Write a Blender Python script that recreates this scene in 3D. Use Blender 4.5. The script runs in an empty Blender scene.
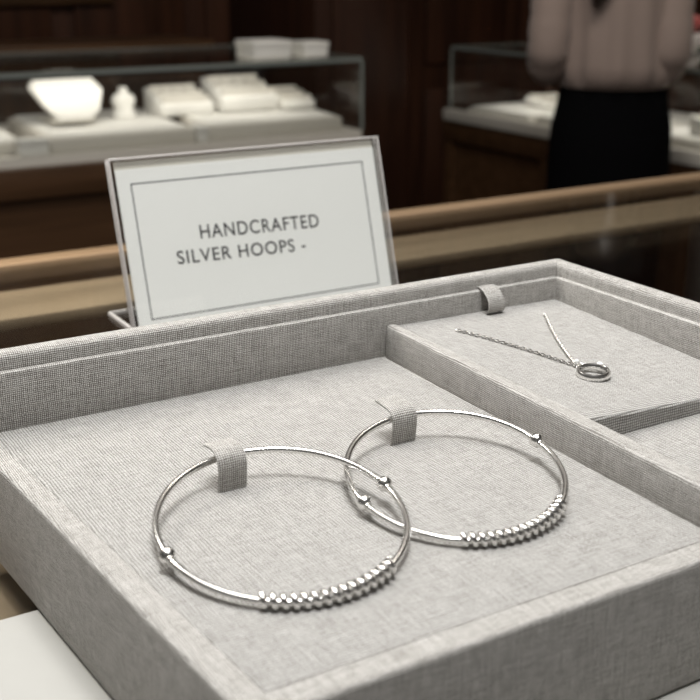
import bpy, bmesh, math, random
from mathutils import Vector, Matrix
random.seed(7)
PI = math.pi
S = bpy.context.scene
C = S.collection
MM = 0.001

# ------------------------------------------------------------------ materials
def new_mat(name):
    m = bpy.data.materials.new(name); m.use_nodes = True
    nt = m.node_tree; nt.nodes.clear()
    out = nt.nodes.new('ShaderNodeOutputMaterial')
    return m, nt, out

def N(nt, typ, **kw):
    n = nt.nodes.new(typ)
    for k, v in kw.items(): setattr(n, k, v)
    return n

def mth(nt, op, a, b=None, c=None):
    n = N(nt, 'ShaderNodeMath', operation=op)
    for i, x in enumerate((a, b, c)):
        if x is None: continue
        if isinstance(x, (int, float)): n.inputs[i].default_value = x
        else: nt.links.new(x, n.inputs[i])
    return n.outputs[0]

def simple(name, col, rough=0.5, metal=0.0, spec=0.5, noise=0.0, nscale=40, sheen=0.0, bump=0.0):
    m, nt, out = new_mat(name)
    p = N(nt, 'ShaderNodeBsdfPrincipled')
    p.inputs['Base Color'].default_value = (*col, 1)
    p.inputs['Roughness'].default_value = rough
    p.inputs['Metallic'].default_value = metal
    p.inputs['Specular IOR Level'].default_value = spec
    if sheen: p.inputs['Sheen Weight'].default_value = sheen
    if noise or bump:
        tc = N(nt, 'ShaderNodeTexCoord'); t = N(nt, 'ShaderNodeTexNoise')
        t.inputs['Scale'].default_value = nscale; t.inputs['Detail'].default_value = 4
        nt.links.new(tc.outputs['Object'], t.inputs['Vector'])
        if noise:
            r = N(nt, 'ShaderNodeMix', data_type='RGBA')
            r.inputs[6].default_value = (*[c*(1-noise) for c in col], 1)
            r.inputs[7].default_value = (*[min(1, c*(1+noise)) for c in col], 1)
            nt.links.new(t.outputs['Fac'], r.inputs[0]); nt.links.new(r.outputs[2], p.inputs['Base Color'])
        if bump:
            b = N(nt, 'ShaderNodeBump'); b.inputs['Strength'].default_value = bump; b.inputs['Distance'].default_value = 0.002
            nt.links.new(t.outputs['Fac'], b.inputs['Height']); nt.links.new(b.outputs[0], p.inputs['Normal'])
    nt.links.new(p.outputs[0], out.inputs[0])
    return m

def linen(name, light, dark, pitch=0.55):
    m, nt, out = new_mat(name)
    L = nt.links.new
    uv = N(nt, 'ShaderNodeUVMap')
    # low frequency wobble of the threads
    wn = N(nt, 'ShaderNodeTexNoise'); wn.inputs['Scale'].default_value = 160; wn.inputs['Detail'].default_value = 2
    L(uv.outputs[0], wn.inputs['Vector'])
    ws = N(nt, 'ShaderNodeVectorMath', operation='MULTIPLY_ADD')
    L(wn.outputs['Color'], ws.inputs[0]); ws.inputs[1].default_value = (0.0007, 0.0007, 0); L(uv.outputs[0], ws.inputs[2])
    sep = N(nt, 'ShaderNodeSeparateXYZ'); L(ws.outputs[0], sep.inputs[0])
    k = PI/(pitch*MM)
    a = mth(nt, 'SINE', mth(nt, 'MULTIPLY', sep.outputs[0], k))
    b = mth(nt, 'SINE', mth(nt, 'MULTIPLY', sep.outputs[1], k))
    prod = mth(nt, 'MULTIPLY', a, b)
    def thread(sx, sy):
        mp = N(nt, 'ShaderNodeVectorMath', operation='MULTIPLY'); L(ws.outputs[0], mp.inputs[0]); mp.inputs[1].default_value = (sx, sy, 1)
        n = N(nt, 'ShaderNodeTexNoise', noise_dimensions='2D'); n.inputs['Scale'].default_value = 1; n.inputs['Detail'].default_value = 3
        n.inputs['Roughness'].default_value = .7
        L(mp.outputs[0], n.inputs['Vector']); return n.outputs['Fac']
    warp = thread(1300, 130); weft = thread(130, 1300)
    over = mth(nt, 'GREATER_THAN', prod, 0.0)
    tn = N(nt, 'ShaderNodeMix', data_type='FLOAT'); L(over, tn.inputs[0]); L(weft, tn.inputs[2]); L(warp, tn.inputs[3])
    ab = mth(nt, 'ABSOLUTE', prod)
    h = mth(nt, 'POWER', ab, 0.6)
    # thread colour: lighter on the thread crowns, darker in the gaps of the weave
    f1 = mth(nt, 'MULTIPLY_ADD', tn.outputs[0], 2.2, -0.60)
    f2 = mth(nt, 'MULTIPLY_ADD', h, 1.15, -0.36)
    f = mth(nt, 'ADD', mth(nt, 'MULTIPLY', f1, 0.55), f2)
    cl = N(nt, 'ShaderNodeClamp'); L(f, cl.inputs[0])
    mx = N(nt, 'ShaderNodeMix', data_type='RGBA'); L(cl.outputs[0], mx.inputs[0])
    mx.inputs[6].default_value = (*dark, 1); mx.inputs[7].default_value = (*light, 1)
    p = N(nt, 'ShaderNodeBsdfPrincipled'); p.inputs['Roughness'].default_value = .85
    p.inputs['Specular IOR Level'].default_value = .15
    L(mx.outputs[2], p.inputs['Base Color'])
    hb = mth(nt, 'MULTIPLY_ADD', tn.outputs[0], 0.8, h)
    bp = N(nt, 'ShaderNodeBump'); bp.inputs['Strength'].default_value = .8; bp.inputs['Distance'].default_value = .00022
    L(hb, bp.inputs['Height']); L(bp.outputs[0], p.inputs['Normal'])
    L(p.outputs[0], out.inputs[0])
    return m

def wood(name, c1, c2, rough=.4, axis='Z', scale=6, spec=.4):
    m, nt, out = new_mat(name); L = nt.links.new
    tc = N(nt, 'ShaderNodeTexCoord'); mp = N(nt, 'ShaderNodeMapping')
    sc = {'X': (.6, 9, 9), 'Y': (9, .6, 9), 'Z': (9, 9, .6)}[axis]
    mp.inputs['Scale'].default_value = sc
    L(tc.outputs['Object'], mp.inputs['Vector'])
    n = N(nt, 'ShaderNodeTexNoise'); n.inputs['Scale'].default_value = scale; n.inputs['Detail'].default_value = 6; n.inputs['Distortion'].default_value = .6
    L(mp.outputs[0], n.inputs['Vector'])
    cr = N(nt, 'ShaderNodeValToRGB'); cr.color_ramp.elements[0].position = .35; cr.color_ramp.elements[1].position = .68
    cr.color_ramp.elements[0].color = (*c1, 1); cr.color_ramp.elements[1].color = (*c2, 1)
    L(n.outputs['Fac'], cr.inputs[0])
    p = N(nt, 'ShaderNodeBsdfPrincipled'); p.inputs['Roughness'].default_value = rough; p.inputs['Specular IOR Level'].default_value = spec
    L(cr.outputs[0], p.inputs['Base Color']); L(p.outputs[0], out.inputs[0])
    return m

def thin_glass(name, tint, ior=1.5, rough=0.0):
    m, nt, out = new_mat(name); L = nt.links.new
    geo = N(nt, 'ShaderNodeNewGeometry')
    io = N(nt, 'ShaderNodeMix', data_type='FLOAT'); L(geo.outputs['Backfacing'], io.inputs[0]); io.inputs[2].default_value = ior; io.inputs[3].default_value = 1/ior
    fr = N(nt, 'ShaderNodeFresnel'); L(io.outputs[0], fr.inputs['IOR'])
    t = N(nt, 'ShaderNodeBsdfTransparent'); t.inputs[0].default_value = (*tint, 1)
    g = N(nt, 'ShaderNodeBsdfGlossy'); g.inputs['Roughness'].default_value = rough
    mx = N(nt, 'ShaderNodeMixShader'); L(fr.outputs[0], mx.inputs[0]); L(t.outputs[0], mx.inputs[1]); L(g.outputs[0], mx.inputs[2])
    L(mx.outputs[0], out.inputs[0])
    return m

def emit(name, col, st):
    m, nt, out = new_mat(name)
    e = N(nt, 'ShaderNodeEmission'); e.inputs[0].default_value = (*col, 1); e.inputs[1].default_value = st
    nt.links.new(e.outputs[0], out.inputs[0]); return m

M = {}
M['linen'] = linen('greige_linen', (.76, .745, .715), (.095, .078, .060), .60)
M['linen_pad'] = linen('greige_pad_linen', (.62, .61, .59), (.13, .12, .105), .84)
M['silver'] = simple('polished_silver', (.84, .83, .81), .25, 1.0)
M['oxid'] = simple('satin_silver', (.82, .81, .79), .25, 1.0)
M['gem'] = simple('white_stone', (.95, .95, .95), .05, 0.0, 1.0)
M['acrylic'] = thin_glass('clear_acrylic', (.97, .975, .97), 1.49)
M['acryl_edge'] = simple('acrylic_cut_edge', (.62, .59, .57), .12, 0, .8)
M['card'] = simple('white_card', (.88, .875, .855), .6, 0, .3, noise=.02, nscale=900)
M['ink'] = simple('grey_ink', (.025, .025, .027), .6, 0, .2)
M['ink_line'] = simple('grey_ink_line', (.10, .10, .11), .6, 0, .2)
M['mat'] = simple('cream_cloth', (.43, .425, .40), .85, 0, .15, noise=.04, nscale=60, bump=.2)
M['glass'] = thin_glass('counter_glass', (.96, .965, .96), 1.5, .015)
M['glass_edge'] = simple('green_glass_edge', (.20, .22, .205), .2, 0, .6)
M['rail'] = wood('tan_oak', (.19, .125, .07), (.26, .175, .105), .38, 'X', 5)
M['ledge'] = wood('pale_oak', (.26, .195, .125), (.34, .26, .17), .35, 'X', 5)
M['walnut'] = wood('walnut', (.055, .026, .012), (.10, .05, .024), .4, 'Z', 4)
M['walnut_h'] = wood('walnut_long_grain', (.055, .027, .012), (.095, .048, .023), .4, 'X', 4)
M['deck'] = wood('dark_deck', (.045, .028, .018), (.075, .048, .032), .3, 'X', 4)
M['panel'] = wood('wall_walnut', (.042, .017, .009), (.085, .034, .018), .45, 'Z', 3)
M['panel_dark'] = wood('pilaster_walnut', (.030, .012, .007), (.055, .022, .012), .45, 'Z', 3)
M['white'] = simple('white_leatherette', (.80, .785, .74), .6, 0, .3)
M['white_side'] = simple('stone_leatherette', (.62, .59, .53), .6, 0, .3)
M['steel'] = simple('brushed_metal', (.42, .40, .37), .35, 1.0)
M['led'] = emit('warm_led', (1, .93, .82), 4)
M['floor'] = wood('floor_boards', (.05, .03, .018), (.09, .055, .035), .35, 'Y', 3)
M['blouse'] = simple('mauve_blouse', (.29, .225, .195), .75, 0, .2, noise=.12, nscale=9, sheen=.2)
M['skirt'] = simple('black_skirt', (.0025, .0025, .003), .9, 0, .05)
M['skin'] = simple('skin', (.55, .34, .25), .5, 0, .4)
M['hair'] = simple('dark_hair', (.02, .011, .007), .4, 0, .5, noise=.4, nscale=60)
M['shoe'] = simple('black_leather', (.01, .01, .01), .3, 0, .5)
M['eye_white'] = simple('eye_white', (.85, .84, .82), .2)
M['iris'] = simple('dark_iris', (.03, .018, .01), .1)
M['lip'] = simple('lip', (.42, .15, .13), .4)
M['petal_white'] = simple('white_petal', (.82, .78, .75), .6)
M['petal_pink'] = simple('coral_petal', (.75, .26, .24), .6)
M['leaf'] = simple('leaf', (.07, .12, .05), .5)
M['vase'] = simple('grey_ceramic', (.30, .28, .27), .4)

# ------------------------------------------------------------------ helpers
ORG = {}
def origin_of(o):
    return ORG.get(o.name, Vector((0, 0, 0)))

def box_uv(bm):
    uv = bm.loops.layers.uv.verify()
    for f in bm.faces:
        n = f.normal; ax = max(range(3), key=lambda i: abs(n[i]))
        for l in f.loops:
            c = l.vert.co
            l[uv].uv = (c.x, c.y) if ax == 2 else ((c.x, c.z) if ax == 1 else (c.y, c.z))

def link(name, me, mat, parent=None, smooth=True):
    """geometry is in world metres; the object's origin goes to its own base (or the parent's)"""
    o = bpy.data.objects.new(name, me); C.objects.link(o)
    if mat: me.materials.append(mat)
    vs = [v.co for v in me.vertices]
    if vs:
        lo = Vector((min(v.x for v in vs), min(v.y for v in vs), min(v.z for v in vs)))
        hi = Vector((max(v.x for v in vs), max(v.y for v in vs), max(v.z for v in vs)))
        org = Vector(((lo.x+hi.x)/2, (lo.y+hi.y)/2, lo.z))
    else: org = Vector((0, 0, 0))
    me.transform(Matrix.Translation(-org))
    if parent is not None:
        o.parent = parent; o.location = org - ORG[parent.name]
    else: o.location = org
    ORG[o.name] = org
    if smooth:
        for p in me.polygons: p.use_smooth = True
        try: me.set_sharp_from_angle(angle=math.radians(35))
        except Exception: pass
    return o

def obj(name, bm, mat, parent=None, smooth=True, uv=False):
    bm.normal_update()
    if uv: box_uv(bm)
    me = bpy.data.meshes.new(name); bm.to_mesh(me); bm.free()
    return link(name, me, mat, parent, smooth)

def thing(name, label, cat, loc, group=None):
    o = bpy.data.objects.new(name, None); C.objects.link(o)
    o.empty_display_size = .02
    o.location = loc; ORG[o.name] = Vector(loc)
    return tag(o, label, cat, group)

def tag(o, label=None, cat=None, group=None, kind=None):
    if label: o['label'] = label
    if cat: o['category'] = cat
    if group: o['group'] = group
    if kind: o['kind'] = kind
    return o

def struct(name, bm, mat, label=None):
    o = obj(name, bm, mat); o['kind'] = 'structure'
    if label: o['label'] = label
    return o

def NB(): return bmesh.new()

def bevel_all(bm, geom_edges, w, seg=2):
    if w > 0: bmesh.ops.bevel(bm, geom=geom_edges, offset=w, segments=seg, profile=.5, affect='EDGES', clamp_overlap=True)

def add_box(bm, x0, x1, y0, y1, z0, z1, bev=0, seg=2):
    t = bmesh.new()
    vs = [t.verts.new((x, y, z)) for z in (z0, z1) for y in (y0, y1) for x in (x0, x1)]
    for q in ((0, 2, 3, 1), (4, 5, 7, 6), (0, 1, 5, 4), (2, 6, 7, 3), (0, 4, 6, 2), (1, 3, 7, 5)): t.faces.new([vs[i] for i in q])
    bevel_all(t, t.edges[:], bev, seg)
    return merge(bm, t)

def merge(bm, t):
    me = bpy.data.meshes.new('tmp'); t.to_mesh(me); t.free()
    bm.from_mesh(me); bpy.data.meshes.remove(me); return bm

def add_hexa(bm, bottom, top, bev=0, seg=2):
    """solid between two matching polygons (lists of xyz, counter-clockwise from above)"""
    t = bmesh.new()
    b = [t.verts.new(p) for p in bottom]; u = [t.verts.new(p) for p in top]; n = len(b)
    t.faces.new(list(reversed(b))); t.faces.new(u)
    for i in range(n): t.faces.new([b[i], b[(i+1) % n], u[(i+1) % n], u[i]])
    bevel_all(t, t.edges[:], bev, seg)
    return merge(bm, t)

def add_prism(bm, poly, z0, z1, bev=0, seg=2):
    return add_hexa(bm, [(x, y, z0) for x, y in poly], [(x, y, z1) for x, y in poly], bev, seg)

def add_tube(bm, pts, rad, seg=12, closed=False, caps=True):
    pts = [Vector(p) for p in pts]; n = len(pts)
    rads = rad if isinstance(rad, (list, tuple)) else [rad]*n
    rings = []; prev = None
    for i in range(n):
        if closed: t = pts[(i+1) % n]-pts[i-1]
        else: t = pts[min(i+1, n-1)]-pts[max(i-1, 0)]
        t.normalize()
        if prev is None:
            a = Vector((0, 0, 1)) if abs(t.z) < .9 else Vector((1, 0, 0))
            nrm = (a - t*a.dot(t)).normalized()
        else: nrm = (prev - t*prev.dot(t)).normalized()
        prev = nrm; bi = t.cross(nrm)
        rings.append([bm.verts.new(pts[i]+(nrm*math.cos(2*PI*k/seg)+bi*math.sin(2*PI*k/seg))*rads[i]) for k in range(seg)])
    m = n if closed else n-1
    for i in range(m):
        A = rings[i]; B = rings[(i+1) % n]
        off = 0
        if closed and i == n-1:
            off = min(range(seg), key=lambda s: sum((A[k].co-B[(k+s) % seg].co).length for k in range(0, seg, 3)))
        for k in range(seg):
            bm.faces.new((A[k], A[(k+1) % seg], B[(k+1+off) % seg], B[(k+off) % seg]))
    if not closed and caps:
        bm.faces.new(list(reversed(rings[0]))); bm.faces.new(rings[-1])
    return bm

def add_sphere(bm, c, r, u=20, v=12, sc=(1, 1, 1)):
    mt = Matrix.Translation(c) @ Matrix.Diagonal((r*sc[0], r*sc[1], r*sc[2], 1))
    bmesh.ops.create_uvsphere(bm, u_segments=u, v_segments=v, radius=1, matrix=mt); return bm

def add_loft(bm, rings, caps=True):
    R = [[bm.verts.new(p) for p in r] for r in rings]; n = len(R[0])
    for i in range(len(R)-1):
        for k in range(n): bm.faces.new((R[i][k], R[i][(k+1) % n], R[i+1][(k+1) % n], R[i+1][k]))
    if caps: bm.faces.new(list(reversed(R[0]))); bm.faces.new(R[-1])
    return bm

# ------------------------------------------------------------------ the linen jewellery tray
ZB = -34*MM            # underside of the tray
def mm(*a): return [x*MM for x in a]
tray = thing('jewellery_tray', 'greige linen jewellery presentation tray in the foreground holding two silver bangles', 'tray', (180*MM, 245*MM, ZB))
LE = lambda y: (66.4+(294-y)*.0664)*MM       # left side, a little out of square
yb, yf = 329*MM, 160*MM
poly = [(LE(yf*1000), yf), (292.5*MM, yf), (292.5*MM, yb), (LE(yb*1000), yb)]
obj('base', add_prism(NB(), poly, ZB, 0, 1.6*MM, 4), M['linen'], tray, uv=True)
ins = 6.5*MM
pp = [(LE(yf*1000)+ins, yf+ins), (205.5*MM, yf+ins), (205.5*MM, 320.5*MM), (LE(321)+ins*.9, 320.5*MM)]
obj('bangle_pad', add_prism(NB(), pp, -1*MM, .2*MM, .2*MM, 2), M['linen_pad'], tray, uv=True)
obj('back_wall', add_box(NB(), LE(329)+.1*MM, 292.4*MM, 322.0*MM, 328.9*MM, -2*MM, 23.2*MM, 2.2*MM, 4), M['linen'], tray, uv=True)
obj('side_wall', add_box(NB(), 285.8*MM, 292.4*MM, 160.2*MM, 328.8*MM, -2*MM, 23.1*MM, 2.2*MM, 4), M['linen'], tray, uv=True)
obj('back_lining', add_box(NB(), LE(321)+.2*MM, 286.5*MM, 320*MM, 323*MM, -1*MM, 18.2*MM, .8*MM, 3), M['linen'], tray, uv=True)
obj('side_lining', add_box(NB(), 283.8*MM, 286.6*MM, 160.4*MM, 322.5*MM, -1*MM, 18.2*MM, .8*MM, 3), M['linen'], tray, uv=True)
# divider rounded along the top
obj('divider', add_hexa(NB(), [mm(202.4, 162, -1), mm(212, 162, -1), mm(213, 320.2, -1), mm(206.9, 320.2, -1)],
                        [mm(203.0, 162, 10.6), mm(210.4, 162, 10.2), mm(212.0, 320.2, 11.6), mm(207.4, 320.2, 12.2)], 1.6*MM, 4), M['linen'], tray, uv=True)
def padz(x, y):
    u = (x-.210)/.074; v = (y-.222)/.098
    return ((1-u)*v*10.6 + u*v*9.7 + (1-u)*(1-v)*10.0 + u*(1-v)*5.6)*MM
def necklace_pad():
    bm = NB(); nx, ny = 24, 30; g = []
    x0, x1, y0, y1 = .2100, .2842, .2222, .3203
    for j in range(ny+1):
        row = []
        for i in range(nx+1):
            x = x0+(x1-x0)*i/nx; y = y0+(y1-y0)*j/ny
            row.append(bm.verts.new((x, y, padz(x, y)-(0.6*MM if j == 0 else 0))))
        g.append(row)
    for j in range(ny):
        for i in range(nx): bm.faces.new((g[j][i], g[j][i+1], g[j+1][i+1], g[j+1][i]))
    fr = [bm.verts.new((v.co.x, v.co.y-.5*MM, -1*MM)) for v in g[0]]
    md = [bm.verts.new((v.co.x, v.co.y-.5*MM, v.co.z-.7*MM)) for v in g[0]]
    for i in range(nx):
        bm.faces.new((md[i], md[i+1], g[0][i+1], g[0][i])); bm.faces.new((fr[i], fr[i+1], md[i+1], md[i]))
    return bm
obj('necklace_pad', necklace_pad(), M['linen_pad'], tray, uv=True)
obj('lower_pad', add_box(NB(), 209*MM, 284.3*MM, 166*MM, 222.3*MM, -1*MM, 2*MM, .5*MM), M['linen_pad'], tray, uv=True)

def strap(x0, x1, prof, th=.9):
    """bent strip of cloth: profile in y,z (mm), width along x"""
    bm = NB(); uvl = bm.loops.layers.uv.verify(); pts = [Vector((0, y*MM, z*MM)) for y, z in prof]
    # refine the profile
    fine = []
    for i in range(len(pts)-1):
        p0 = pts[max(i-1, 0)]; p1 = pts[i]; p2 = pts[i+1]; p3 = pts[min(i+2, len(pts)-1)]
        for k in range(6):
            t = k/6
            fine.append(.5*((2*p1)+(p2-p0)*t+(2*p0-5*p1+4*p2-p3)*t*t+(3*p1-p0-3*p2+p3)*t**3))
    fine.append(pts[-1]); n = len(fine)
    nor = []
    for i in range(n):
        t = (fine[min(i+1, n-1)]-fine[max(i-1, 0)]).normalized(); nor.append(Vector((0, -t.z, t.y)))
    W = 6; grid = {}
    s = 0; ss = [0]
    for i in range(1, n): s += (fine[i]-fine[i-1]).length; ss.append(s)
    for side in (0, 1):
        for i in range(n):
            for k in range(W+1):
                q = fine[i]+nor[i]*(th*MM*.5*(1 if side else -1)*(1-.45*(abs(2*k/W-1)**4)))
                grid[side, i, k] = bm.verts.new((x0*MM+(x1-x0)*MM*k/W, q.y, q.z))
    def face(vs, uvs):
        f = bm.faces.new(vs)
        for l, u in zip(f.loops, uvs): l[uvl].uv = u
    for side in (0, 1):
        for i in range(n-1):
            for k in range(W):
                ks = [(i, k), (i, k+1), (i+1, k+1), (i+1, k)]
                if not side: ks.reverse()
                face([grid[side, a, b] for a, b in ks], [((x0+(x1-x0)*b/W)*MM, ss[a]) for a, b in ks])
    for k, fl in ((0, 0), (W, 1)):
        for i in range(n-1):
            ks = [(0, i), (1, i), (1, i+1), (0, i+1)]
            if fl: ks.reverse()
            face([grid[a, b, k] for a, b in ks], [(ss[b], a*th*MM) for a, b in ks])
    for i, fl in ((0, 1), (n-1, 0)):
        for k in range(W):
            ks = [(0, k), (1, k), (1, k+1), (0, k+1)]
            if fl: ks.reverse()
            face([grid[a, i, b] for a, b in ks], [((x0+(x1-x0)*b/W)*MM, a*th*MM) for a, b in ks])
    bmesh.ops.recalc_face_normals(bm, faces=bm.faces[:])
    return bm
obj('strap', strap(110.8, 118.9, [(249.9, 0), (249.4, 4), (249.2, 7.0), (249.9, 9.4), (251.9, 10.8), (254.6, 11.0), (258.6, 10.4)]), M['linen'], tray)
obj('strap', strap(166.1, 174.2, [(252.8, 0), (252.1, 4), (251.9, 7.0), (252.6, 9.2), (254.6, 10.4), (257.2, 10.7), (261.4, 11.0)]), M['linen'], tray)
# strap sewn flat against the back lining, with the pull loop it makes
obj('ribbon_loop', strap(248.2, 255.4, [(319.4, 10.2), (316.4, 10.4), (314.6, 12.2), (315.4, 15.6), (318.0, 18.0), (320.4, 18.9), (322.0, 18.9)], .8), M['linen'], tray)

# ------------------------------------------------------------------ bangles
def bangle(label, cx, cy, a, b, th, beads, coil, strapdeg, grp):
    h, z0 = 6.3*MM, 1.85*MM
    def P(deg):
        t = math.radians(deg); ex = a*math.cos(t); ey = b*math.sin(t)
        return Vector((cx+ex*math.cos(th)-ey*math.sin(th), cy+ex*math.sin(th)+ey*math.cos(th), z0+h*(ey+b)/(2*b)))
    root = thing('bangle', label, 'bracelet', (cx, cy, .55*MM), grp)
    n = 240
    # the adjustable wire: double thickness between the beads at the front, single at the back
    A, B = beads
    angs = [A+(360+B-A)*i/n for i in range(n+1)]
    bm = NB()
    add_tube(bm, [P(t) for t in angs], .90*MM, 14)
    obj('front_wire', bm, M['silver'], root)
    bm = NB()
    add_tube(bm, [P(B+(A-B)*i/n) for i in range(n+1)], .66*MM, 12)
    obj('back_wire', bm, M['silver'], root)
    for t in (A, B):
        bm = NB(); add_sphere(bm, P(t)+Vector((0, 0, .15*MM)), 2.0*MM, 28, 18)
        # small collar on either side of the bead
        d = (P(t+2)-P(t-2)).normalized()
        add_tube(bm, [P(t)-d*2.4*MM, P(t)-d*1.6*MM], 1.15*MM, 14); add_tube(bm, [P(t)+d*1.6*MM, P(t)+d*2.4*MM], 1.15*MM, 14)
        obj('bead', bm, M['silver'], root)
    c0, c1 = coil; turns = 15; steps = turns*20
    pts = []
    for i in range(steps+1):
        t = c0+(c1-c0)*i/steps; p = P(t); d = (P(t+1)-P(t-1)).normalized()
        nrm = (Vector((0, 0, 1))-d*d.z).normalized(); bi = d.cross(nrm); ph = 2*PI*turns*i/steps
        pts.append(p+(nrm*math.cos(ph)+bi*math.sin(ph))*1.18*MM + Vector((0, 0, .3*MM)))
    bm = NB(); add_tube(bm, pts, .78*MM, 12)
    obj('wire_coil', bm, M['oxid'], root)
    return root
bangle('silver bangle at the left, nearer the tray front, its bead resting over the other bangle', .1139, .2205, .0296, .0338, -.29, (198, 376.6), (249.2, 313.4), 102, 'silver wire bangles')
bangle('silver bangle at the right, beside the linen divider, partly behind the other bangle', .1653, .2212, .0281, .0331, -.421, (204.7, 383.9), (260.2, 326), 105, 'silver wire bangles')

# ------------------------------------------------------------------ pendant necklace
def necklace():
    cz = lambda x, y, e=0: Vector((x, y, padz(x, y)+e*MM))
    root = thing('pendant_necklace', 'fine silver chain necklace with an open ring pendant on the raised linen pad', 'necklace', cz(.2385, .249))
    meet = (.2392, .2572)
    def chain(p, q, sag):
        bm = NB(); L = math.hypot(q[0]-p[0], q[1]-p[1]); n = int(L/(1.3*MM))
        for i in range(n):
            t = (i+.5)/n; x = p[0]+(q[0]-p[0])*t; y = p[1]+(q[1]-p[1])*t
            dx, dy = (q[0]-p[0])/L, (q[1]-p[1])/L
            s = math.sin(PI*t)*sag; x += -dy*s; y += dx*s
            c = cz(x, y, .42); d = Vector((dx, dy, (padz(x+dx*.002, y+dy*.002)-padz(x, y))/.002)).normalized()
            up = Vector((0, 0, 1)); up = (up-d*up.dot(d)).normalized(); sd = d.cross(up)
            w = (up*.5+sd*.866) if i % 2 else (up*.5-sd*.866)
            ring = [c+d*math.cos(2*PI*k/12)*.9*MM+w*math.sin(2*PI*k/12)*.6*MM for k in range(12)]
            add_tube(bm, ring, .22*MM, 6, closed=True)
        return bm
    obj('chain', chain((.2270, .3050), meet, .0012), M['silver'], root)
    obj('chain', chain((.2672, .3060), meet, -.0010), M['silver'], root)
    # pendant: an open ring, a little taller than thick, lying on the pad and tipped up at the back
    c = cz(.2382, .2487, 1.35); bm = NB(); n = 56; rings = []
    tilt = math.radians(6)
    for i in range(n):
        a = 2*PI*i/n; cr = []
        for k in range(10):
            b = 2*PI*k/10; r = 4.6*MM+.75*MM*math.cos(b); z = 1.2*MM*math.sin(b)
            x, y = r*math.cos(a), r*math.sin(a)
            z2 = z + (y*.5+x*.5)*math.tan(tilt)
            cr.append(bm.verts.new(c+Vector((x, y, z2))))
        rings.append(cr)
    for i in range(n):
        A, B = rings[i], rings[(i+1) % n]
        for k in range(10): bm.faces.new((A[k], B[k], B[(k+1) % 10], A[(k+1) % 10]))
    bmesh.ops.recalc_face_normals(bm, faces=bm.faces[:])
    rp = obj('ring_pendant', bm, M['silver'], root)
    bm = NB(); q = cz(.2392, .2556, 1.0)
    add_tube(bm, [q+Vector((math.cos(2*PI*k/16)*.3, math.cos(2*PI*k/16)*-1.2, math.sin(2*PI*k/16)*1.0))*MM for k in range(16)], .32*MM, 8, closed=True)
    obj('jump_ring', bm, M['silver'], root)
    for (x, y, r, e) in ((.2404, .2588, .85, 1.5), (.2398, .2540, .95, 1.7), (.2430, .2512, 1.25, 2.3)):
        bm = NB(); bmesh.ops.create_icosphere(bm, subdivisions=2, radius=r*MM, matrix=Matrix.Translation(cz(x, y, e)))
        obj('stone', bm, M['gem'], rp, smooth=False)['label'] = 'clear sparkling stone on the pendant'
necklace()

# ------------------------------------------------------------------ acrylic sign and its card
ey = Vector((0, .2735, .9619)); ex = Vector((1, 0, 0)); en = ex.cross(ey)      # plane of the leaning panel
O = Vector((180.7*MM, 498.9*MM, -36*MM+.6*MM))
def sp(x, s, d=0): return O + ex*((x-180.7)*MM) + ey*(s*MM) + en*(d*MM)
def slab(bm, x0, x1, s0, s1, d0, d1, bev=0):
    return add_hexa(bm, [sp(x0, s0, d1), sp(x1, s0, d1), sp(x1, s0, d0), sp(x0, s0, d0)], [sp(x0, s1, d1), sp(x1, s1, d1), sp(x1, s1, d0), sp(x0, s1, d0)], bev*MM)
sign = thing('sign_holder', 'clear leaning acrylic sign holder standing on the glass counter behind the tray', 'sign holder', (255.5*MM, 510*MM, -36*MM))
fp = obj('front_panel', slab(NB(), 181.6, 329.4, 0.5, 81.2, 1.2, 2.6), M['acrylic'], sign)
bk = obj('back_panel', slab(NB(), 181.6, 329.4, 0.5, 81.2, -2.2, -.8), M['acrylic'], sign)
bm = NB(); add_box(bm, 180.9*MM, 330.1*MM, 499*MM, 533*MM, -35.95*MM, -33.9*MM); bpl = obj('base_plate', bm, M['acrylic'], sign)
def edge(x0, x1, s0, s1, d0, d1): return obj('polished_edge', slab(NB(), x0, x1, s0, s1, d0, d1, .35), M['acryl_edge'], fp if d1 > 0 else bk)
edge(180.7, 181.5, .5, 82, 1.2, 2.6); edge(180.7, 181.5, .5, 82, -2.2, -.8)
edge(329.5, 330.3, .5, 82, 1.2, 2.6); edge(329.5, 330.3, .5, 82, -2.2, -.8)
edge(180.7, 330.3, 81.1, 82, 1.5, 2.6); edge(180.7, 330.3, 81.1, 82, -2.2, -.8)
bm = NB()
add_box(bm, 180.6*MM, 181.8*MM, 499*MM, 533*MM, -35.95*MM, -33.8*MM, .3*MM); add_box(bm, 180.6*MM, 330.2*MM, 532*MM, 533.2*MM, -35.95*MM, -33.8*MM, .3*MM); add_box(bm, 329.1*MM, 330.2*MM, 499*MM, 533*MM, -35.95*MM, -33.8*MM, .3*MM)
obj('polished_edge', bm, M['acryl_edge'], bpl)

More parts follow.
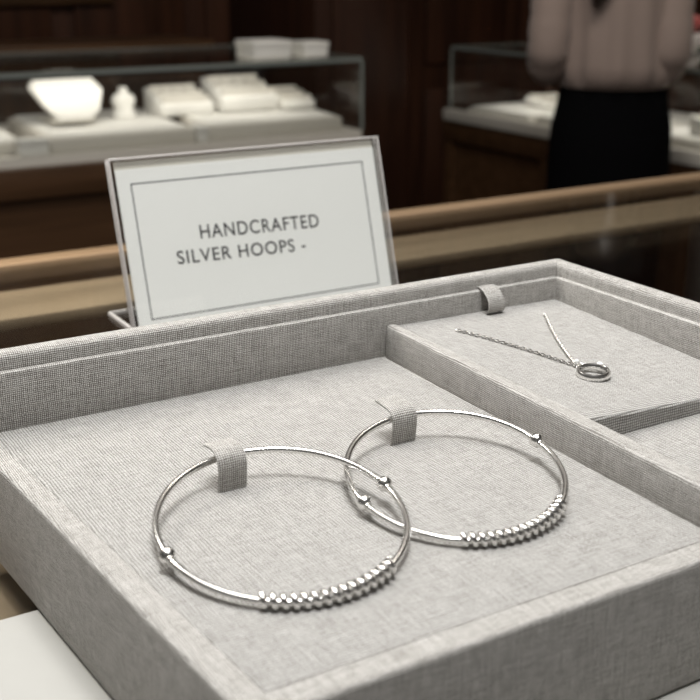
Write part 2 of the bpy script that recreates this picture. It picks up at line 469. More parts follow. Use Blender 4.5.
card = thing('sign_card', 'white printed card reading HANDCRAFTED SILVER HOOPS inside the acrylic holder', 'sign', tuple(sp(255.5, 1, 0)))
sheet = obj('card_sheet', slab(NB(), 184.0, 327.4, .6, 76.6, -.2, .2), M['card'], card)
obj('top_strip', slab(NB(), 184.0, 327.4, 76.0, 80.2, -.5, -.05), M['white_side'], card)  # greyer strip along the top of the card
bm = NB(); w = .32
for (x0, x1, s0, s1) in ((191-w, 319.5+w, 69.2, 69.2+2*w), (191-w, 319.5+w, 4.3, 4.3+2*w), (191-w, 191+w, 4.3, 69.6), (319.5-w, 319.5+w, 4.3, 69.6)):
    slab(bm, x0, x1, s0, s1, .2, .26)
obj('border_line', bm, M['ink_line'], sheet)
def words(body, x0, x1, s, cap, tilt):
    cu = bpy.data.curves.new('lettering', 'FONT'); cu.body = body; cu.size = 1; cu.space_character = 1.12; cu.offset = .009
    t = bpy.data.objects.new('lettering_tmp', cu); C.objects.link(t); bpy.context.view_layer.update()
    me = bpy.data.meshes.new_from_object(t.evaluated_get(bpy.context.evaluated_depsgraph_get()))
    bpy.data.objects.remove(t)
    xs = [v.co.x for v in me.vertices]; a, b = min(xs), max(xs)
    ys = [v.co.y for v in me.vertices]; capu = max(ys)
    bm = NB(); bm.from_mesh(me); bpy.data.meshes.remove(me)
    for v in bm.verts:
        X = (v.co.x-a)/(b-a)*(x1-x0); Y = v.co.y/capu*cap
        v.co = sp(x0+X, s+Y+X*math.tan(tilt), .27)
    return bm
obj('lettering', words('HANDCRAFTED', 222.2, 288.6, 40.0, 6.7, math.radians(-1.4)), M['ink'], sheet, smooth=False)
obj('lettering', words('SILVER HOOPS -', 208.4, 279.0, 29.1, 6.4, math.radians(-1.4)), M['ink'], sheet, smooth=False)

# ------------------------------------------------------------------ the glass counter under the tray
FLOOR = -1.15
TOP = -36*MM
counter = thing('display_counter', 'glass topped display counter with oak rails in the foreground, carrying the tray and the sign', 'display counter', (.05, .32, FLOOR))
X0, X1, Y0, Y1 = -.80, .760, -.02, .672
obj('glass_top', add_box(NB(), X0, X1, Y0, Y1-.018, TOP-8*MM, TOP), M['glass'], counter)
obj('far_rail', add_box(NB(), X0, X1, Y1-.018, Y1, TOP-.010, TOP+2*MM, 2*MM), M['rail'], counter)
obj('inner_ledge', add_box(NB(), X0, X1, .584, .640, TOP-.016, TOP-9*MM, 2*MM), M['ledge'], counter)
obj('middle_rail', add_box(NB(), X0, X1, .285, .335, TOP-.018, TOP-9*MM, 2*MM), M['ledge'], counter)
obj('near_rail', add_box(NB(), X0, X1, Y0-.02, Y0, TOP-.03, TOP+2*MM, 2*MM), M['rail'], counter)
obj('glass_panel', add_box(NB(), X0+.02, X1-.02, Y1-.012, Y1-.006, -.30, TOP-.03), M['glass'], counter)
obj('glass_panel', add_box(NB(), X1-.012, X1-.006, Y0, Y1-.02, -.30, TOP-.008), M['glass'], counter)
for px, py in ((X1-.035, Y1-.045), (X0, Y1-.045), (X1-.035, Y0), (X0, Y0)):
    obj('corner_post', add_box(NB(), px, px+.03, py, py+.03, -.30, TOP-.0085, 2*MM), M['steel'], counter)
obj('deck', add_box(NB(), X0, X1, Y0, Y1, -.33, -.30), M['deck'], counter)
bm = NB(); add_box(bm, X0, X1, Y0-.015, Y1, FLOOR, -.33)
for k in range(5): add_box(bm, X0+.04+k*.31, X0+.29+k*.31, Y1, Y1+.012, FLOOR+.12, -.38, 4*MM)
obj('cabinet', bm, M['walnut'], counter)
bm = NB(); add_box(bm, .010, .345, .128, .2755, TOP, TOP+1.95*MM, .8*MM, 3)
tag(obj('counter_mat', bm, M['mat']), 'cream cloth counter mat lying on the glass under the linen tray', 'mat')

# ------------------------------------------------------------------ far display cases
def display_case(name, label, x0, x1, y0, y1, deck, top, front, div=None):
    r = thing(name, label, 'display case', ((x0+x1)/2, (y0+y1)/2, FLOOR), None)
    bm = NB(); add_box(bm, x0, x1, y0, y1, FLOOR, deck-.02)
    if front == 'y':
        n = max(2, int((x1-x0)/.5)); w = (x1-x0)/n
        for k in range(n+1): add_box(bm, x0+k*w-.03 if k else x0, min(x1, x0+k*w+.03), y0-.018, y0, FLOOR, deck-.06)
        add_box(bm, x0-.01, x1+.01, y0-.022, y0+.01, deck-.085, deck-.02, 3*MM); add_box(bm, x0, x1, y0-.018, y0, FLOOR, FLOOR+.12)
    else:
        n = max(2, int((y1-y0)/.5)); w = (y1-y0)/n
        for k in range(n+1): add_box(bm, x0-.018, x0, max(y0, y0+k*w-.035), min(y1, y0+k*w+.035), FLOOR, deck-.06)
        add_box(bm, x0-.022, x0+.01, y0-.01, y1+.01, deck-.085, deck-.02, 3*MM); add_box(bm, x0-.018, x0, y0, y1, FLOOR, FLOOR+.12)
    obj('cabinet', bm, M['walnut_h'], r)
    obj('deck', add_box(NB(), x0, x1, y0, y1, deck-.02, deck), M['white_side'], r)
    g = 6*MM
    obj('glass_top', add_box(NB(), x0, x1, y0, y1, top-g, top), M['glass'], r)
    obj('glass_front', add_box(NB(), x0, x1, y0, y0+g, deck, top-g), M['glass'], r)
    obj('glass_back', add_box(NB(), x0, x1, y1-g, y1, deck, top-g), M['glass'], r)
    obj('glass_side', add_box(NB(), x0, x0+g, y0+g, y1-g, deck, top-g), M['glass'], r)
    obj('glass_side', add_box(NB(), x1-g, x1, y0+g, y1-g, deck, top-g), M['glass'], r)
    e = 9*MM
    bm = NB()
    add_box(bm, x0-1*MM, x1+1*MM, y0-2*MM, y0-.2*MM, top-e, top+1*MM); add_box(bm, x0-1*MM, x1+1*MM, y1+.2*MM, y1+2*MM, top-e, top+1*MM)
    add_box(bm, x0-2*MM, x0-.2*MM, y0, y1, top-e, top+1*MM); add_box(bm, x1+.2*MM, x1+2*MM, y0, y1, top-e, top+1*MM)
    obj('top_edge', bm, M['glass_edge'], r)
    for (cx, cy) in ((x0, y0), (x1, y0), (x0, y1), (x1, y1)):
        obj('corner_edge', add_box(NB(), cx-3*MM, cx+3*MM, cy-3*MM, cy+3*MM, deck, top-e), M['glass_edge'], r)
    if front == 'y': obj('unlit_strip', add_box(NB(), x0+.05, x1-.05, y0+.012, y0+.024, top-g-.010, top-g-.001), M['shoe'], r)  # invented dark strip under the glass top, gives no light itself
    else: obj('unlit_strip', add_box(NB(), x0+.012, x0+.024, y0+.05, y1-.05, top-g-.010, top-g-.001), M['shoe'], r)
    return r
LX0, LX1, LY0, LY1, LD, LT = -.15, 1.512, 2.45, 3.03, -.258, -.083
lc = display_case('display_case', 'long glass display case of white trays at the far left', LX0, LX1, LY0, LY1, LD, LT, 'y')
obj('back_rail', add_box(NB(), LX0, 1.40, LY1-.03, LY1-.008, -.100, -.089), M['walnut_h'], lc)
bc = thing('back_counter', 'long brown wooden back counter behind the far left display case', 'counter', (.61, 3.26, FLOOR))
obj('worktop', add_box(NB(), -.2, 1.42, 3.10, 3.40, -.105, -.072, 3*MM), M['walnut_h'], bc)
obj('cabinet', add_box(NB(), -.18, 1.40, 3.13, 3.39, FLOOR, -.1055), M['walnut'], bc)
RX0, RX1, RY0, RY1, RD, RT = 2.300, 2.85, 1.05, 3.165, -.340, -.122
rc = display_case('display_case', 'glass display case on a wooden base at the right, behind the person', RX0, RX1, RY0, RY1, RD, RT, 'x')
obj('plinth_front', add_box(NB(), RX0-.03, RX0-.004, RY0, RY1, RD-.018, RD+.018, 2*MM), M['white_side'], rc)

# white trays and stands inside the left case
def tray_box(label, x0, x1, y0, y1, z0, h, grp, slope=0.0, well=True):
    r = thing('display_tray', label, 'tray', ((x0+x1)/2, (y0+y1)/2, z0), grp)
    obj('body', add_hexa(NB(), [(x0, y0, z0), (x1, y0, z0), (x1, y1, z0), (x0, y1, z0)], [(x0, y0, z0+h), (x1, y0, z0+h), (x1, y1, z0+h+slope), (x0, y1, z0+h+slope)], 3*MM), M['white_side'], r)
    i = .012
    obj('pad', add_hexa(NB(), [(x0+i, y0+i, z0+h-.002), (x1-i, y0+i, z0+h-.002), (x1-i, y1-i, z0+h+slope-.002), (x0+i, y1-i, z0+h+slope-.002)],
                        [(x0+i, y0+i, z0+h+.004), (x1-i, y0+i, z0+h+.004), (x1-i, y1-i, z0+h+slope+.006), (x0+i, y1-i, z0+h+slope+.006)], 2*MM), M['white'], r)
    return r
g1 = 'white trays in the far left case'
D = LD+.0006
tray_box('low white display tray below the necklace stand in the far left case', .735, 1.075, 2.475, 2.80, D, .030, g1, .012)
tray_box('low white display tray at the right end of the far left case', 1.105, 1.470, 2.475, 2.80, D, .032, g1, .012)
tray_box('low white display tray cut by the left edge of the photo', .36, .690, 2.50, 2.80, D, .026, g1, .012)
# necklace stand: an angled neck shaped board on a foot
def neck_stand(label, cx, cy, z0, s=1.0, yaw=0.0):
    r = thing('necklace_stand', label, 'jewellery stand', (cx, cy, z0), None)
    out = [(-.035, 0), (-.062, .035), (-.088, .082), (-.070, .108), (-.040, .125), (.025, .126), (.062, .108), (.088, .070), (.070, .020), (.045, 0)]
    cs, sn = math.cos(yaw), math.sin(yaw)
    def q(x, h, d):
        X, Y = x*s, h*s*.45+d
        return (cx+X*cs-Y*sn, cy+X*sn+Y*cs, z0+.004+h*s*.89)
    bm = NB(); add_hexa(bm, [q(x, h, 0) for x, h in out], [q(x*.93, h*.97+.002, -.018) for x, h in out], 4*MM, 3)
    bmesh.ops.recalc_face_normals(bm, faces=bm.faces[:])
    obj('board', bm, M['white'], r)
    bm = NB(); add_box(bm, cx-.05*s, cx+.05*s, cy-.02, cy+.09*s, z0, z0+.006, 2*MM); obj('foot', bm, M['white_side'], r)
    bm = NB(); add_hexa(bm, [(cx-.02, cy+.06*s, z0+.005), (cx+.02, cy+.06*s, z0+.005), (cx+.02, cy+.07*s, z0+.005), (cx-.02, cy+.07*s, z0+.005)],
                        [(cx-.02, cy+.045*s, z0+.09*s), (cx+.02, cy+.045*s, z0+.09*s), (cx+.02, cy+.055*s, z0+.09*s), (cx-.02, cy+.055*s, z0+.09*s)]); obj('strut', bm, M['white_side'], r)
    return r
neck_stand('large white necklace stand with angled shoulders in the far left case', .828, 2.60, D+.0485, 1.0)
# small bust between the trays
def bust(label, cx, cy, z0, hgt, grp):
    bm = NB(); rings = []
    for t, rx, ry in ((0, .9, .7), (.08, 1, .75), (.3, .72, .5), (.55, 1.0, .55), (.72, .85, .45), (.84, .36, .32), (1, .34, .3)):
        rings.append([(cx+math.cos(2*PI*k/20)*rx*hgt*.42, cy+math.sin(2*PI*k/20)*ry*hgt*.42, z0+t*hgt) for k in range(20)])
    add_loft(bm, rings); return tag(obj('jewellery_bust', bm, M['white']), label, 'jewellery stand', grp)
bust('small white jewellery bust just right of the large necklace stand', .975, 2.66, D+.042, .072, None)
def ring_tray(label, cx, cy, z0, w, d, h, grp):
    r = thing('ring_tray', label, 'ring tray', (cx, cy, z0), grp)
    obj('body', add_hexa(NB(), [(cx-w/2, cy-d/2, z0), (cx+w/2, cy-d/2, z0), (cx+w/2, cy+d/2, z0), (cx-w/2, cy+d/2, z0)],
        [(cx-w/2, cy-d/2, z0+h*.45), (cx+w/2, cy-d/2, z0+h*.45), (cx+w/2, cy+d/2, z0+h), (cx-w/2, cy+d/2, z0+h)], 4*MM), M['white'], r)
    for j in range(3):
        t = (j+.5)/3; y = cy-d/2+d*t; z = z0+h*(.45+.55*t)
        bm = NB(); add_tube(bm, [(cx-w*.44, y, z+.003), (cx+w*.44, y, z+.003)], .008, 10); obj('ring_roll', bm, M['white_side'], r)
        if j == 1:
            for k in range(4):
                x = cx-w*.33+w*.22*k
                bm = NB(); add_tube(bm, [(x, y+math.cos(2*PI*a/16)*.010, z+.005+math.sin(2*PI*a/16)*.010) for a in range(16)], .0015, 6, closed=True)
                tag(obj('ring', bm, M['silver']), 'tiny silver ring standing in a white wedge tray of the far cases', 'ring', 'silver rings in the far trays')
    return r
g2 = 'wedge ring trays in the far left case'
ring_tray('wedge shaped white ring tray left of its taller neighbour in the far left case', 1.120, 2.67, D+.043, .135, .12, .060, g2)
ring_tray('wedge shaped white ring tray, the taller one behind the sign top', 1.285, 2.67, D+.046, .155, .13, .074, g2)
ring_tray('wedge shaped white ring tray nearest the right end of the far left case', 1.412, 2.64, D+.044, .085, .12, .042, g2)
def small_box(label, x0, x1, y0, y1, z0, h, grp, cat='box'):
    r = thing('gift_box', label, cat, ((x0+x1)/2, (y0+y1)/2, z0), grp)
    obj('body', add_box(NB(), x0, x1, y0, y1, z0, z0+h*.6, 2*MM), M['white'], r)
    obj('lid', add_box(NB(), x0-.002, x1+.002, y0-.002, y1+.002, z0+h*.6, z0+h, 2.5*MM), M['white'], r)
    return r
small_box('small white box in front at the left end of the far left case', .665, .742-.014, 2.459, 2.494, D, .036, None)
small_box('small white box in front between two low trays of the far left case', 1.079, 1.101, 2.459, 2.515, D, .036, None)
zt = LT+.0016
small_box('white box on top of the far left case, the wider of two', 1.246, 1.345, 2.50, 2.60, zt, .042, 'white boxes on the glass top')
small_box('white box on top of the far left case, the narrower one by its end', 1.382, 1.446, 2.50, 2.57, zt, .036, 'white boxes on the glass top')
# right case
g3 = 'white trays in the right case'; D2 = RD+.0006
tray_box('white display tray left of the person at the far end of the right case', 2.335, 2.80, 2.80, 3.12, D2, .022, g3)
tray_box('white display tray just left of the black skirt in the right case', 2.335, 2.80, 2.42, 2.77, D2, .026, g3)
tray_box('white display tray showing right of the black skirt in the right case', 2.335, 2.80, 1.92, 2.36, D2, .030, g3)
tray_box('white display tray by the right edge of the photo in the right case', 2.335, 2.80, 1.45, 1.88, D2, .030, g3)
neck_stand('white necklace stand left of the black skirt in the right case', 2.50, 2.62, D2+.034, .62, -PI/2)
ring_tray('wedge shaped white ring tray at the far end of the right case', 2.55, 2.93, D2+.030, .14, .14, .03, None)
ring_tray('wedge shaped white ring tray right of the person in the right case', 2.50, 2.14, D2+.037, .2, .14, .05, None)

# bouquet on the right case
def bouquet(cx, cy, z0):
    r = thing('flower_bouquet', 'white and coral flowers in a grey bowl at the right edge of the photo', 'flowers', (cx, cy, z0))
    bm = NB(); rings = []
    for t, rr in ((0, .035), (.15, .045), (.6, .055), (1, .045)): rings.append([(cx+math.cos(2*PI*k/24)*rr, cy+math.sin(2*PI*k/24)*rr, z0+t*.045) for k in range(24)])
    add_loft(bm, rings); obj('bowl', bm, M['vase'], r)
    def bloom(c, rad, mat):
        bm = NB()
        for layer, (n, rr, up) in enumerate(((6, 1.0, .25), (6, .75, .6), (5, .5, .95), (3, .25, 1.15))):
            for k in range(n):
                a = 2*PI*(k+.5*layer)/n; t = bmesh.new()
                bmesh.ops.create_uvsphere(t, u_segments=10, v_segments=6, radius=1, matrix=Matrix.Translation(c+Vector((math.cos(a)*rr*.6, math.sin(a)*rr*.6, up*.5))*rad) @ Matrix.Rotation(a, 4, 'Z') @ Matrix.Rotation(-up*.9, 4, 'Y') @ Matrix.Diagonal((rad*.5, rad*.42, rad*.10, 1)))
                merge(bm, t)
        obj('bloom', bm, mat, r)
    spots = [(-.045, -.01, .055, .034, 0), (-.02, .04, .06, .034, 0), (.03, .03, .058, .034, 0), (.045, -.02, .05, .033, 0), (0, -.045, .05, .033, 0), (-.04, -.045, .035, .03, 0), (0, 0, .085, .034, 1), (.03, -.005, .098, .03, 1), (-.03, .01, .082, .03, 0)]
    for (x, y, z, rad, m) in spots: bloom(Vector((cx+x, cy+y, z0+z)), rad, M['petal_pink'] if m else M['petal_white'])
    for k in range(7):
        a = 2*PI*k/7+.3; bm = NB()
        c = Vector((cx+math.cos(a)*.06, cy+math.sin(a)*.06, z0+.042))
        bmesh.ops.create_uvsphere(bm, u_segments=10, v_segments=6, radius=1, matrix=Matrix.Translation(c) @ Matrix.Rotation(a, 4, 'Z') @ Matrix.Rotation(.3, 4, 'Y') @ Matrix.Diagonal((.035, .013, .002, 1)))
        obj('leaf', bm, M['leaf'], r)
bouquet(2.37, 2.225, RT+.0012)

# ------------------------------------------------------------------ the room
struct('floor', add_box(NB(), -2.6, 3.75, -2.2, 4.1, FLOOR-.05, FLOOR), M['floor'])
bm = NB(); add_box(bm, -2.6, 3.7, 3.95, 4.05, FLOOR, 1.75)
for k in range(13): add_box(bm, -2.55+k*.48, -2.15+k*.48, 3.93, 3.951, FLOOR+.2, -.35, 6*MM); add_box(bm, -2.55+k*.48, -2.15+k*.48, 3.93, 3.951, -.25, 1.6, 6*MM)
struct('wall_back', bm, M['panel'])
bm = NB(); add_box(bm, 3.62, 3.72, -2.2, 3.95, FLOOR, 1.75)
for k in range(11): add_box(bm, 3.60, 3.621, -1.9+k*.52, -1.48+k*.52, FLOOR+.2, -.35, 6*MM); add_box(bm, 3.60, 3.621, -1.9+k*.52, -1.48+k*.52, -.25, 1.6, 6*MM)
struct('wall_right', bm, M['panel'])
bm = NB(); add_box(bm, -2.6, 1.42, 3.90, 3.93, .005, .05, 3*MM); struct('trim_1', bm, M['walnut_h'])
bm = NB(); add_box(bm, 1.86, 2.22, 3.30, 3.95, FLOOR, 1.75, 4*MM); add_box(bm, 1.92, 2.16, 3.285, 3.301, FLOOR+.2, 1.6, 6*MM)
struct('trim_2', bm, M['panel_dark'])
bm = NB(); add_box(bm, -2.6, 3.6, 3.915, 3.949, FLOOR, FLOOR+.14, 3*MM); struct('baseboard_back', bm, M['panel_dark'])
bm = NB(); add_box(bm, -2.6, 3.75, -2.2, 4.1, 1.75, 1.8)
struct('ceiling', bm, simple('ceiling_paint', (.55, .52, .48), .9))

# ------------------------------------------------------------------ the person at the right case (seen from behind)
def person(px, py, rot):
    MX = Matrix.Translation((px, py, FLOOR)) @ Matrix.Rotation(rot, 4, 'Z')
    r = thing('person', 'person seen from behind in mauve blouse and black skirt facing the right case', 'person', (px, py, FLOOR))
    def put(name, bm, mat, parent=r, sm=True):
        bm.transform(MX); bmesh.ops.recalc_face_normals(bm, faces=bm.faces[:]); return obj(name, bm, mat, parent, sm)
    def ell(cx, cy, z, rx, ry, n=28, fold=0, fn=9, ph=0):
        o = []
        for k in range(n):
            a = 2*PI*k/n; f = 1+fold*math.sin(fn*a+ph)
            o.append((cx+math.cos(a)*rx*f, cy+math.sin(a)*ry*f, z))
        return o
    def limb(bm, pts, rads, seg=16):
        # smooth tapered limb through the joints
        P = [Vector(p) for p in pts]; fine, fr = [], []
        for i in range(len(P)-1):
            p0, p1, p2, p3 = P[max(i-1, 0)], P[i], P[i+1], P[min(i+2, len(P)-1)]
            for k in range(6):
                t = k/6; fine.append(.5*((2*p1)+(p2-p0)*t+(2*p0-5*p1+4*p2-p3)*t*t+(3*p1-p0-3*p2+p3)*t**3)); fr.append(rads[i]*(1-t)+rads[i+1]*t)
        fine.append(P[-1]); fr.append(rads[-1])
        add_tube(bm, fine, fr, seg); add_sphere(bm, fine[0], fr[0], 14, 10); add_sphere(bm, fine[-1], fr[-1], 14, 10)
        return fine, fr
    # ---- body: joined volumes grown into one continuous skin
    bm = NB()
    add_loft(bm, [ell(0, 0, z, rx, ry) for z, rx, ry in ((.77, .10, .08), (.80, .125, .095), (.87, .137, .108), (.94, .130, .10), (1.01, .116, .086), (1.10, .122, .090), (1.20, .120, .098), (1.28, .126, .093), (1.335, .115, .075), (1.375, .062, .055))])
    limb(bm, [(0, -.005, 1.34), (0, .0, 1.39), (0, .012, 1.45)], [.052, .047, .048])
    for s in (-1, 1):
        limb(bm, [(s*.072, 0, .83), (s*.075, .012, .46), (s*.073, -.02, .32), (s*.072, -.01, .085)], [.062, .052, .050, .034])
        limb(bm, [(s*.072, -.025, .05), (s*.076, .05, .035), (s*.080, .125, .022)], [.034, .030, .022])
    ARM = {}
    for s in (-1, 1):
        sh = (s*(.143 if s < 0 else .102), -.005, 1.315); el = (s*(.164 if s < 0 else .112), -.050, 1.075); wr = (s*.115, .165, 1.045) if s > 0 else (s*.120, .150, 1.035)
        limb(bm, [sh, ((sh[0]+el[0])/2, -.03, 1.195), el], [.041, .042, .035]); limb(bm, [el, ((el[0]+wr[0])/2, .06, 1.06), wr], [.035, .033, .023])
        # hand: palm, four unequal bent fingers, thumb from the side of the palm near its base
        d = (Vector(wr)-Vector((el[0], el[1], el[2]))).normalized(); up = Vector((0, 0, 1)); side = d.cross(up).normalized()*(-s)   # towards the thumb (inner) side
        up = side.cross(d).normalized()*(1 if side.cross(d).z > 0 else -1); w0 = Vector(wr)
        for t in (0, .25, .5, .75, 1):
            for q in (-1, -.35, .35, 1): add_sphere(bm, w0+d*(.012+.068*t)+side*q*(.018+.012*t), .0135, 10, 8)
        for i, (ln, q) in enumerate(((.066, .9), (.075, .32), (.070, -.28), (.054, -.88))):
            base = w0+d*.078+side*q*.029
            pts = [base-d*.01, base+d*ln*.42-up*.006, base+d*ln*.75-up*.020, base+d*ln*.92-up*.040]
            limb(bm, pts, [.0095, .0088, .008, .007], 10)
        tb = w0+d*.022+side*.024
        limb(bm, [tb, tb+d*.025+side*.020-up*.006, tb+d*.050+side*.024-up*.016, tb+d*.068+side*.018-up*.022], [.0125, .011, .0095, .008], 10)
        ARM[s] = (sh, el, wr)
    # head: skull, jaw, nose, brow, ears
    hc = Vector((0, .018, 1.535))
    add_sphere(bm, hc+Vector((0, -.006, .018)), 1, 28, 18, (.074, .094, .090))
    add_sphere(bm, hc+Vector((0, .030, -.040)), 1, 24, 16, (.058, .060, .068))
    add_sphere(bm, hc+Vector((0, .062, -.088)), 1, 16, 10, (.022, .020, .018))
    limb(bm, [hc+Vector((0, .086, .012)), hc+Vector((0, .098, -.010)), hc+Vector((0, .110, -.030))], [.008, .010, .0125], 10)
    for s in (-1, 1):
        add_sphere(bm, hc+Vector((s*.011, .100, -.032)), .008, 10, 8); add_sphere(bm, hc+Vector((s*.032, .080, -.026)), 1, 12, 8, (.020, .014, .018))
        limb(bm, [hc+Vector((s*.014, .090, .024)), hc+Vector((s*.048, .074, .024))], [.007, .006], 8)
        add_sphere(bm, hc+Vector((s*.074, -.004, -.010)), 1, 12, 10, (.008, .018, .030))
    bm.transform(MX)
    me = bpy.data.meshes.new('body_tmp'); bm.to_mesh(me); bm.free()
    t = bpy.data.objects.new('body_tmp', me); C.objects.link(t)
    m1 = t.modifiers.new('r', 'REMESH'); m1.mode = 'VOXEL'; m1.voxel_size = .0055
    m2 = t.modifiers.new('s', 'SMOOTH'); m2.factor = .5; m2.iterations = 3
    bpy.context.view_layer.update()
    bme = bpy.data.meshes.new_from_object(t.evaluated_get(bpy.context.evaluated_depsgraph_get()))
    bpy.data.objects.remove(t); bme.materials.clear(); bme.name = 'body'
    link('body', bme, M['skin'], r)
    for s in (-1, 1):
        bm = NB(); add_sphere(bm, hc+Vector((s*.031, .0815, .004)), 1, 16, 10, (.0125, .0095, .0075)); e = put('eye', bm, M['eye_white'])
        bm = NB(); add_sphere(bm, hc+Vector((s*.031, .0895, .003)), 1, 14, 8, (.0058, .003, .0058)); put('iris', bm, M['iris'], e)
        bm = NB(); limb(bm, [hc+Vector((s*.014, .0955, .0305)), hc+Vector((s*.034, .090, .036)), hc+Vector((s*.050, .076, .030))], [.0026, .003, .0018], 8); put('eyebrow', bm, M['hair'])
    bm = NB(); limb(bm, [hc+Vector((-.022, .088, -.062)), hc+Vector((0, .0955, -.059)), hc+Vector((.022, .088, -.062))], [.002, .0055, .002], 8)
    limb(bm, [hc+Vector((-.019, .088, -.066)), hc+Vector((0, .094, -.068)), hc+Vector((.019, .088, -.066))], [.002, .006, .002], 8); put('lips', bm, M['lip'])
    # ---- hair: a cap that leaves the face free and a low tail down the back
    bm = NB(); n, rows = 40, 16; rings = []
    for j in range(rows+1):
        ring = []
        for k in range(n):
            a = 2*PI*k/n; fwd = math.sin(a)                       # +1 to the face
            low = -.085+.125*max(0, fwd)**.6 if fwd > 0 else -.085-.03*(-fwd)
            top = .115; ph = j/rows*(PI/2); z = top-(top-low)*math.sin(ph)**1.3 if j else top
            q = max(.02, 1-((z-.018)/.104)**2) if z > .018 else 1-.10*((.018-z)/.1)
            rr = math.sqrt(q) if z > .018 else q
            s_ = 1+.012*math.sin(14*a+j*.3)
            ring.append(tuple(hc+Vector((math.cos(a)*.083*rr*s_, -.010+math.sin(a)*.103*rr*s_, z))))
        rings.append(ring)
    add_loft(bm, list(reversed(rings)), True)
    limb(bm, [hc+Vector((0, -.085, -.02)), hc+Vector((-.005, -.118, -.08)), (-.030, -.118, 1.36), (-.055, -.122, 1.28), (-.072, -.122, 1.205)], [.040, .034, .040, .036, .012], 16)
    put('hair', bm, M['hair'])
    bm = NB(); c = hc+Vector((-.004, -.112, -.066)); add_tube(bm, [c+Vector((math.cos(2*PI*k/20)*.036, math.sin(2*PI*k/20)*.03, .010*math.sin(2*PI*k/20))) for k in range(20)], .006, 8, closed=True); put('hair_tie', bm, M['shoe'])
    # ---- blouse: loose body with fold lines, blousing over the waistband, and sleeves
    bm = NB()
    prof = ((1.003, .124, .094, 0), (1.008, .130, .106, .014), (1.03, .136, .122, .040), (1.06, .137, .124, .046), (1.12, .132, .116, .042), (1.20, .132, .114, .032), (1.27, .138, .110, .018), (1.315, .138, .094, .008), (1.345, .118, .076, 0), (1.372, .070, .062, 0), (1.385, .058, .057, 0))
    add_loft(bm, [ell(0, 0, z, rx, ry, 72, fo, 13, z*4) for z, rx, ry, fo in prof], False)
    bl = put('blouse', bm, M['blouse'])
    for s in (-1, 1):
        sh, el, wr = ARM[s]; bm = NB()
        e2 = Vector(el)+Vector((s*.004, -.008, -.004)); w2 = Vector(el).lerp(Vector(wr), .86)
        fine, fr = [], []
        key = [(Vector(sh)+Vector((-s*.055, .002, .004)), .036), (Vector(sh)+Vector((-s*.028, .001, .010)), .050), (Vector(sh)+Vector((s*.006, -.004, -.008)), .053), (Vector(sh).lerp(e2, .5)+Vector((s*.006, -.012, 0)), .048), (e2+Vector((0, -.004, .02)), .047), (e2+Vector((-s*.004, .022, -.012)), .047), (Vector(el).lerp(Vector(wr), .5)+Vector((0, 0, -.010)), .046), (w2, .036), (Vector(el).lerp(Vector(wr), .93), .031)]
        for i in range(len(key)-1):
            for k in range(5):
                t_ = k/5; fine.append(key[i][0].lerp(key[i+1][0], t_)); rr = key[i][1]*(1-t_)+key[i+1][1]*t_
                fr.append(rr*(1+.035*math.sin(len(fine)*2.1)))
        fine.append(key[-1][0]); fr.append(key[-1][1])
        add_tube(bm, fine, fr, 22); sl = put('sleeve', bm, M['blouse'], bl)
        bm = NB(); add_tube(bm, [Vector(el).lerp(Vector(wr), .90), Vector(el).lerp(Vector(wr), .99)], .0325, 20); put('cuff', bm, M['blouse'], bl)
    bm = NB(); add_tube(bm, [(math.cos(2*PI*k/28)*.060, .002+math.sin(2*PI*k/28)*.059, 1.386-.012*math.sin(2*PI*k/28)) for k in range(28)], .010, 8, closed=True); put('collar', bm, M['blouse'], bl)
    # ---- skirt
    bm = NB()
    add_loft(bm, [ell(0, 0, z, rx, ry, 48) for z, rx, ry in ((.47, .132, .115), (.60, .140, .118), (.75, .147, .122), (.84, .147, .122), (.91, .144, .116), (.97, .132, .102), (1.012, .127, .096))], True)
    sk = put('skirt', bm, M['skirt'])
    bm = NB(); add_loft(bm, [ell(0, 0, z, .129, .098, 48) for z in (.984, 1.015)], True); put('waistband', bm, M['skirt'], sk)
    for s in (-1, 1):
        bm = NB(); rings = []
        for y, hw, h0, h1 in ((-.068, .018, .0, .050), (-.055, .034, .0, .068), (-.02, .038, .0, .074), (.03, .038, .0, .066), (.08, .045, .0, .052), (.125, .042, .0, .042), (.152, .024, .002, .030), (.160, .010, .006, .022)):
            rings.append([(s*.076+math.cos(2*PI*k/16)*hw, y, (h0+h1)/2+math.sin(2*PI*k/16)*(h1-h0)/2) for k in range(16)])
        add_loft(bm, rings); put('shoe', bm, M['shoe'])
    return r
person(1.992, 2.081, -math.atan2(.56, .83))


# ------------------------------------------------------------------ light
def area(name, loc, size, power, col=(1, .95, .88), target=None, sy=None):
    l = bpy.data.lights.new(name, 'AREA'); l.energy = power; l.color = col; l.size = size
    if sy: l.shape = 'RECTANGLE'; l.size_y = sy
    o = bpy.data.objects.new(name, l); C.objects.link(o); o.location = loc
    if target is not None:
        o.rotation_euler = (Vector(target)-Vector(loc)).to_track_quat('-Z', 'Y').to_euler()
    return o
area('counter_area_light', (.13, .11, 1.10), .34, 12.9, (1, .995, .985), (.16, .24, 0))
area('ceiling_fill_panel', (.05, .85, 1.70), 1.3, 19, (1, .98, .95), (.05, .85, 0), .9)  # unseen panel added overhead to brighten the silver and soften shadows
area('counter_area_light', (-.05, .74, .50), .15, 2.6, (1, .95, .88), (-.05, .74, 0))  # unseen lamp added low over the counter to brighten the ledge's left
rl = bpy.data.lights.new('ledge_fill_spot', 'SPOT'); rl.energy = 15; rl.spot_size = math.radians(30); rl.spot_blend = .8; rl.shadow_soft_size = .03; rl.color = (1, .95, .86)  # added spot, unseen; brightens the ledge where the glass mirrors the white case
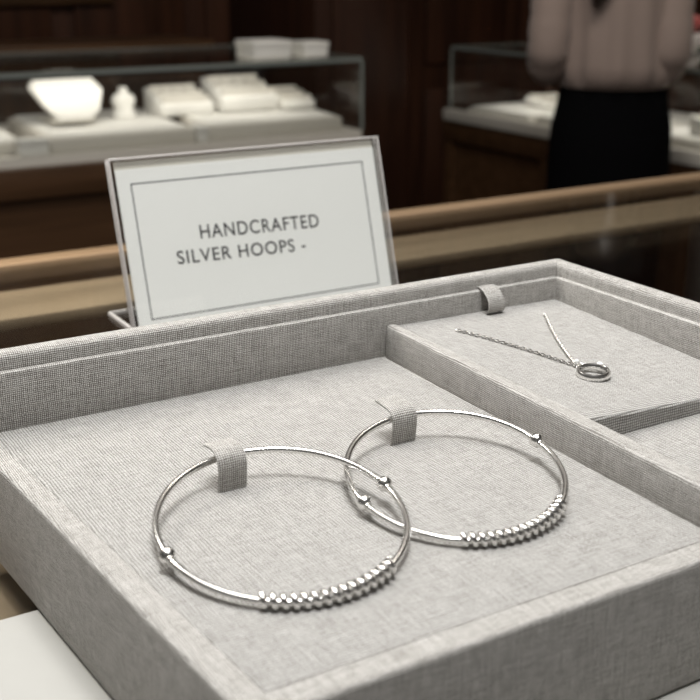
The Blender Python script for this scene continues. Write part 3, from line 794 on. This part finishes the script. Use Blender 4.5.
ro = bpy.data.objects.new('ledge_fill_spot', rl); C.objects.link(ro); ro.location = (-.07, .76, .50)
ro.rotation_euler = (Vector((.10, .63, -.04))-Vector(ro.location)).to_track_quat('-Z', 'Y').to_euler()
sl = bpy.data.lights.new('sign_fill_spot', 'SPOT'); sl.energy = 34; sl.spot_size = math.radians(7.6); sl.spot_blend = .45; sl.shadow_soft_size = .03; sl.color = (1, .975, .94)  # added spot, unseen; its narrow beam lifts only the sign
so = bpy.data.objects.new('sign_fill_spot', sl); C.objects.link(so); so.location = (-.05, -.50, 1.35)
so.rotation_euler = (Vector((.255, .51, .005))-Vector(so.location)).to_track_quat('-Z', 'Y').to_euler()
area('ceiling_light', (1.3, 1.3, 1.70), .7, 22, (1, .93, .84), (1.75, 2.0, 0))
area('case_fill', ((LX0+LX1)/2, LY0+.10, LT-.02), 1.5, 1.1, (1, .95, .86), ((LX0+LX1)/2, LY0+.2, LD), .03)  # unseen lamp added under the glass to whiten the left case's trays
area('case_fill', (RX0+.14, (RY0+RY1)/2, RT-.02), 1.9, 2.2, (1, .95, .86), (RX0+.2, (RY0+RY1)/2, RD), .03)  # likewise added for the right case's trays, no source is visible
w = bpy.data.worlds.new('room_ambience'); S.world = w; w.use_nodes = True
bg = w.node_tree.nodes['Background']; bg.inputs[0].default_value = (1, .96, .91, 1); bg.inputs[1].default_value = .07

# ------------------------------------------------------------------ camera
cd = bpy.data.cameras.new('camera'); cam = bpy.data.objects.new('camera', cd); C.objects.link(cam)
pitch, yaw = math.radians(18.5), math.radians(58.9)
cam.location = (0, 0, .130)
cam.rotation_euler = (PI/2-pitch, 0, yaw-PI/2)
cd.sensor_width = 36; cd.lens = 1150/700*36
cd.clip_start = .01; cd.clip_end = 50
cd.dof.use_dof = True; cd.dof.focus_distance = .35; cd.dof.aperture_fstop = cd.lens/2.6
S.camera = cam
S.view_settings.view_transform = 'Standard'; S.view_settings.look = 'None'
S.view_settings.exposure = 0.06; S.view_settings.gamma = 1; S.view_settings.use_curve_mapping = False
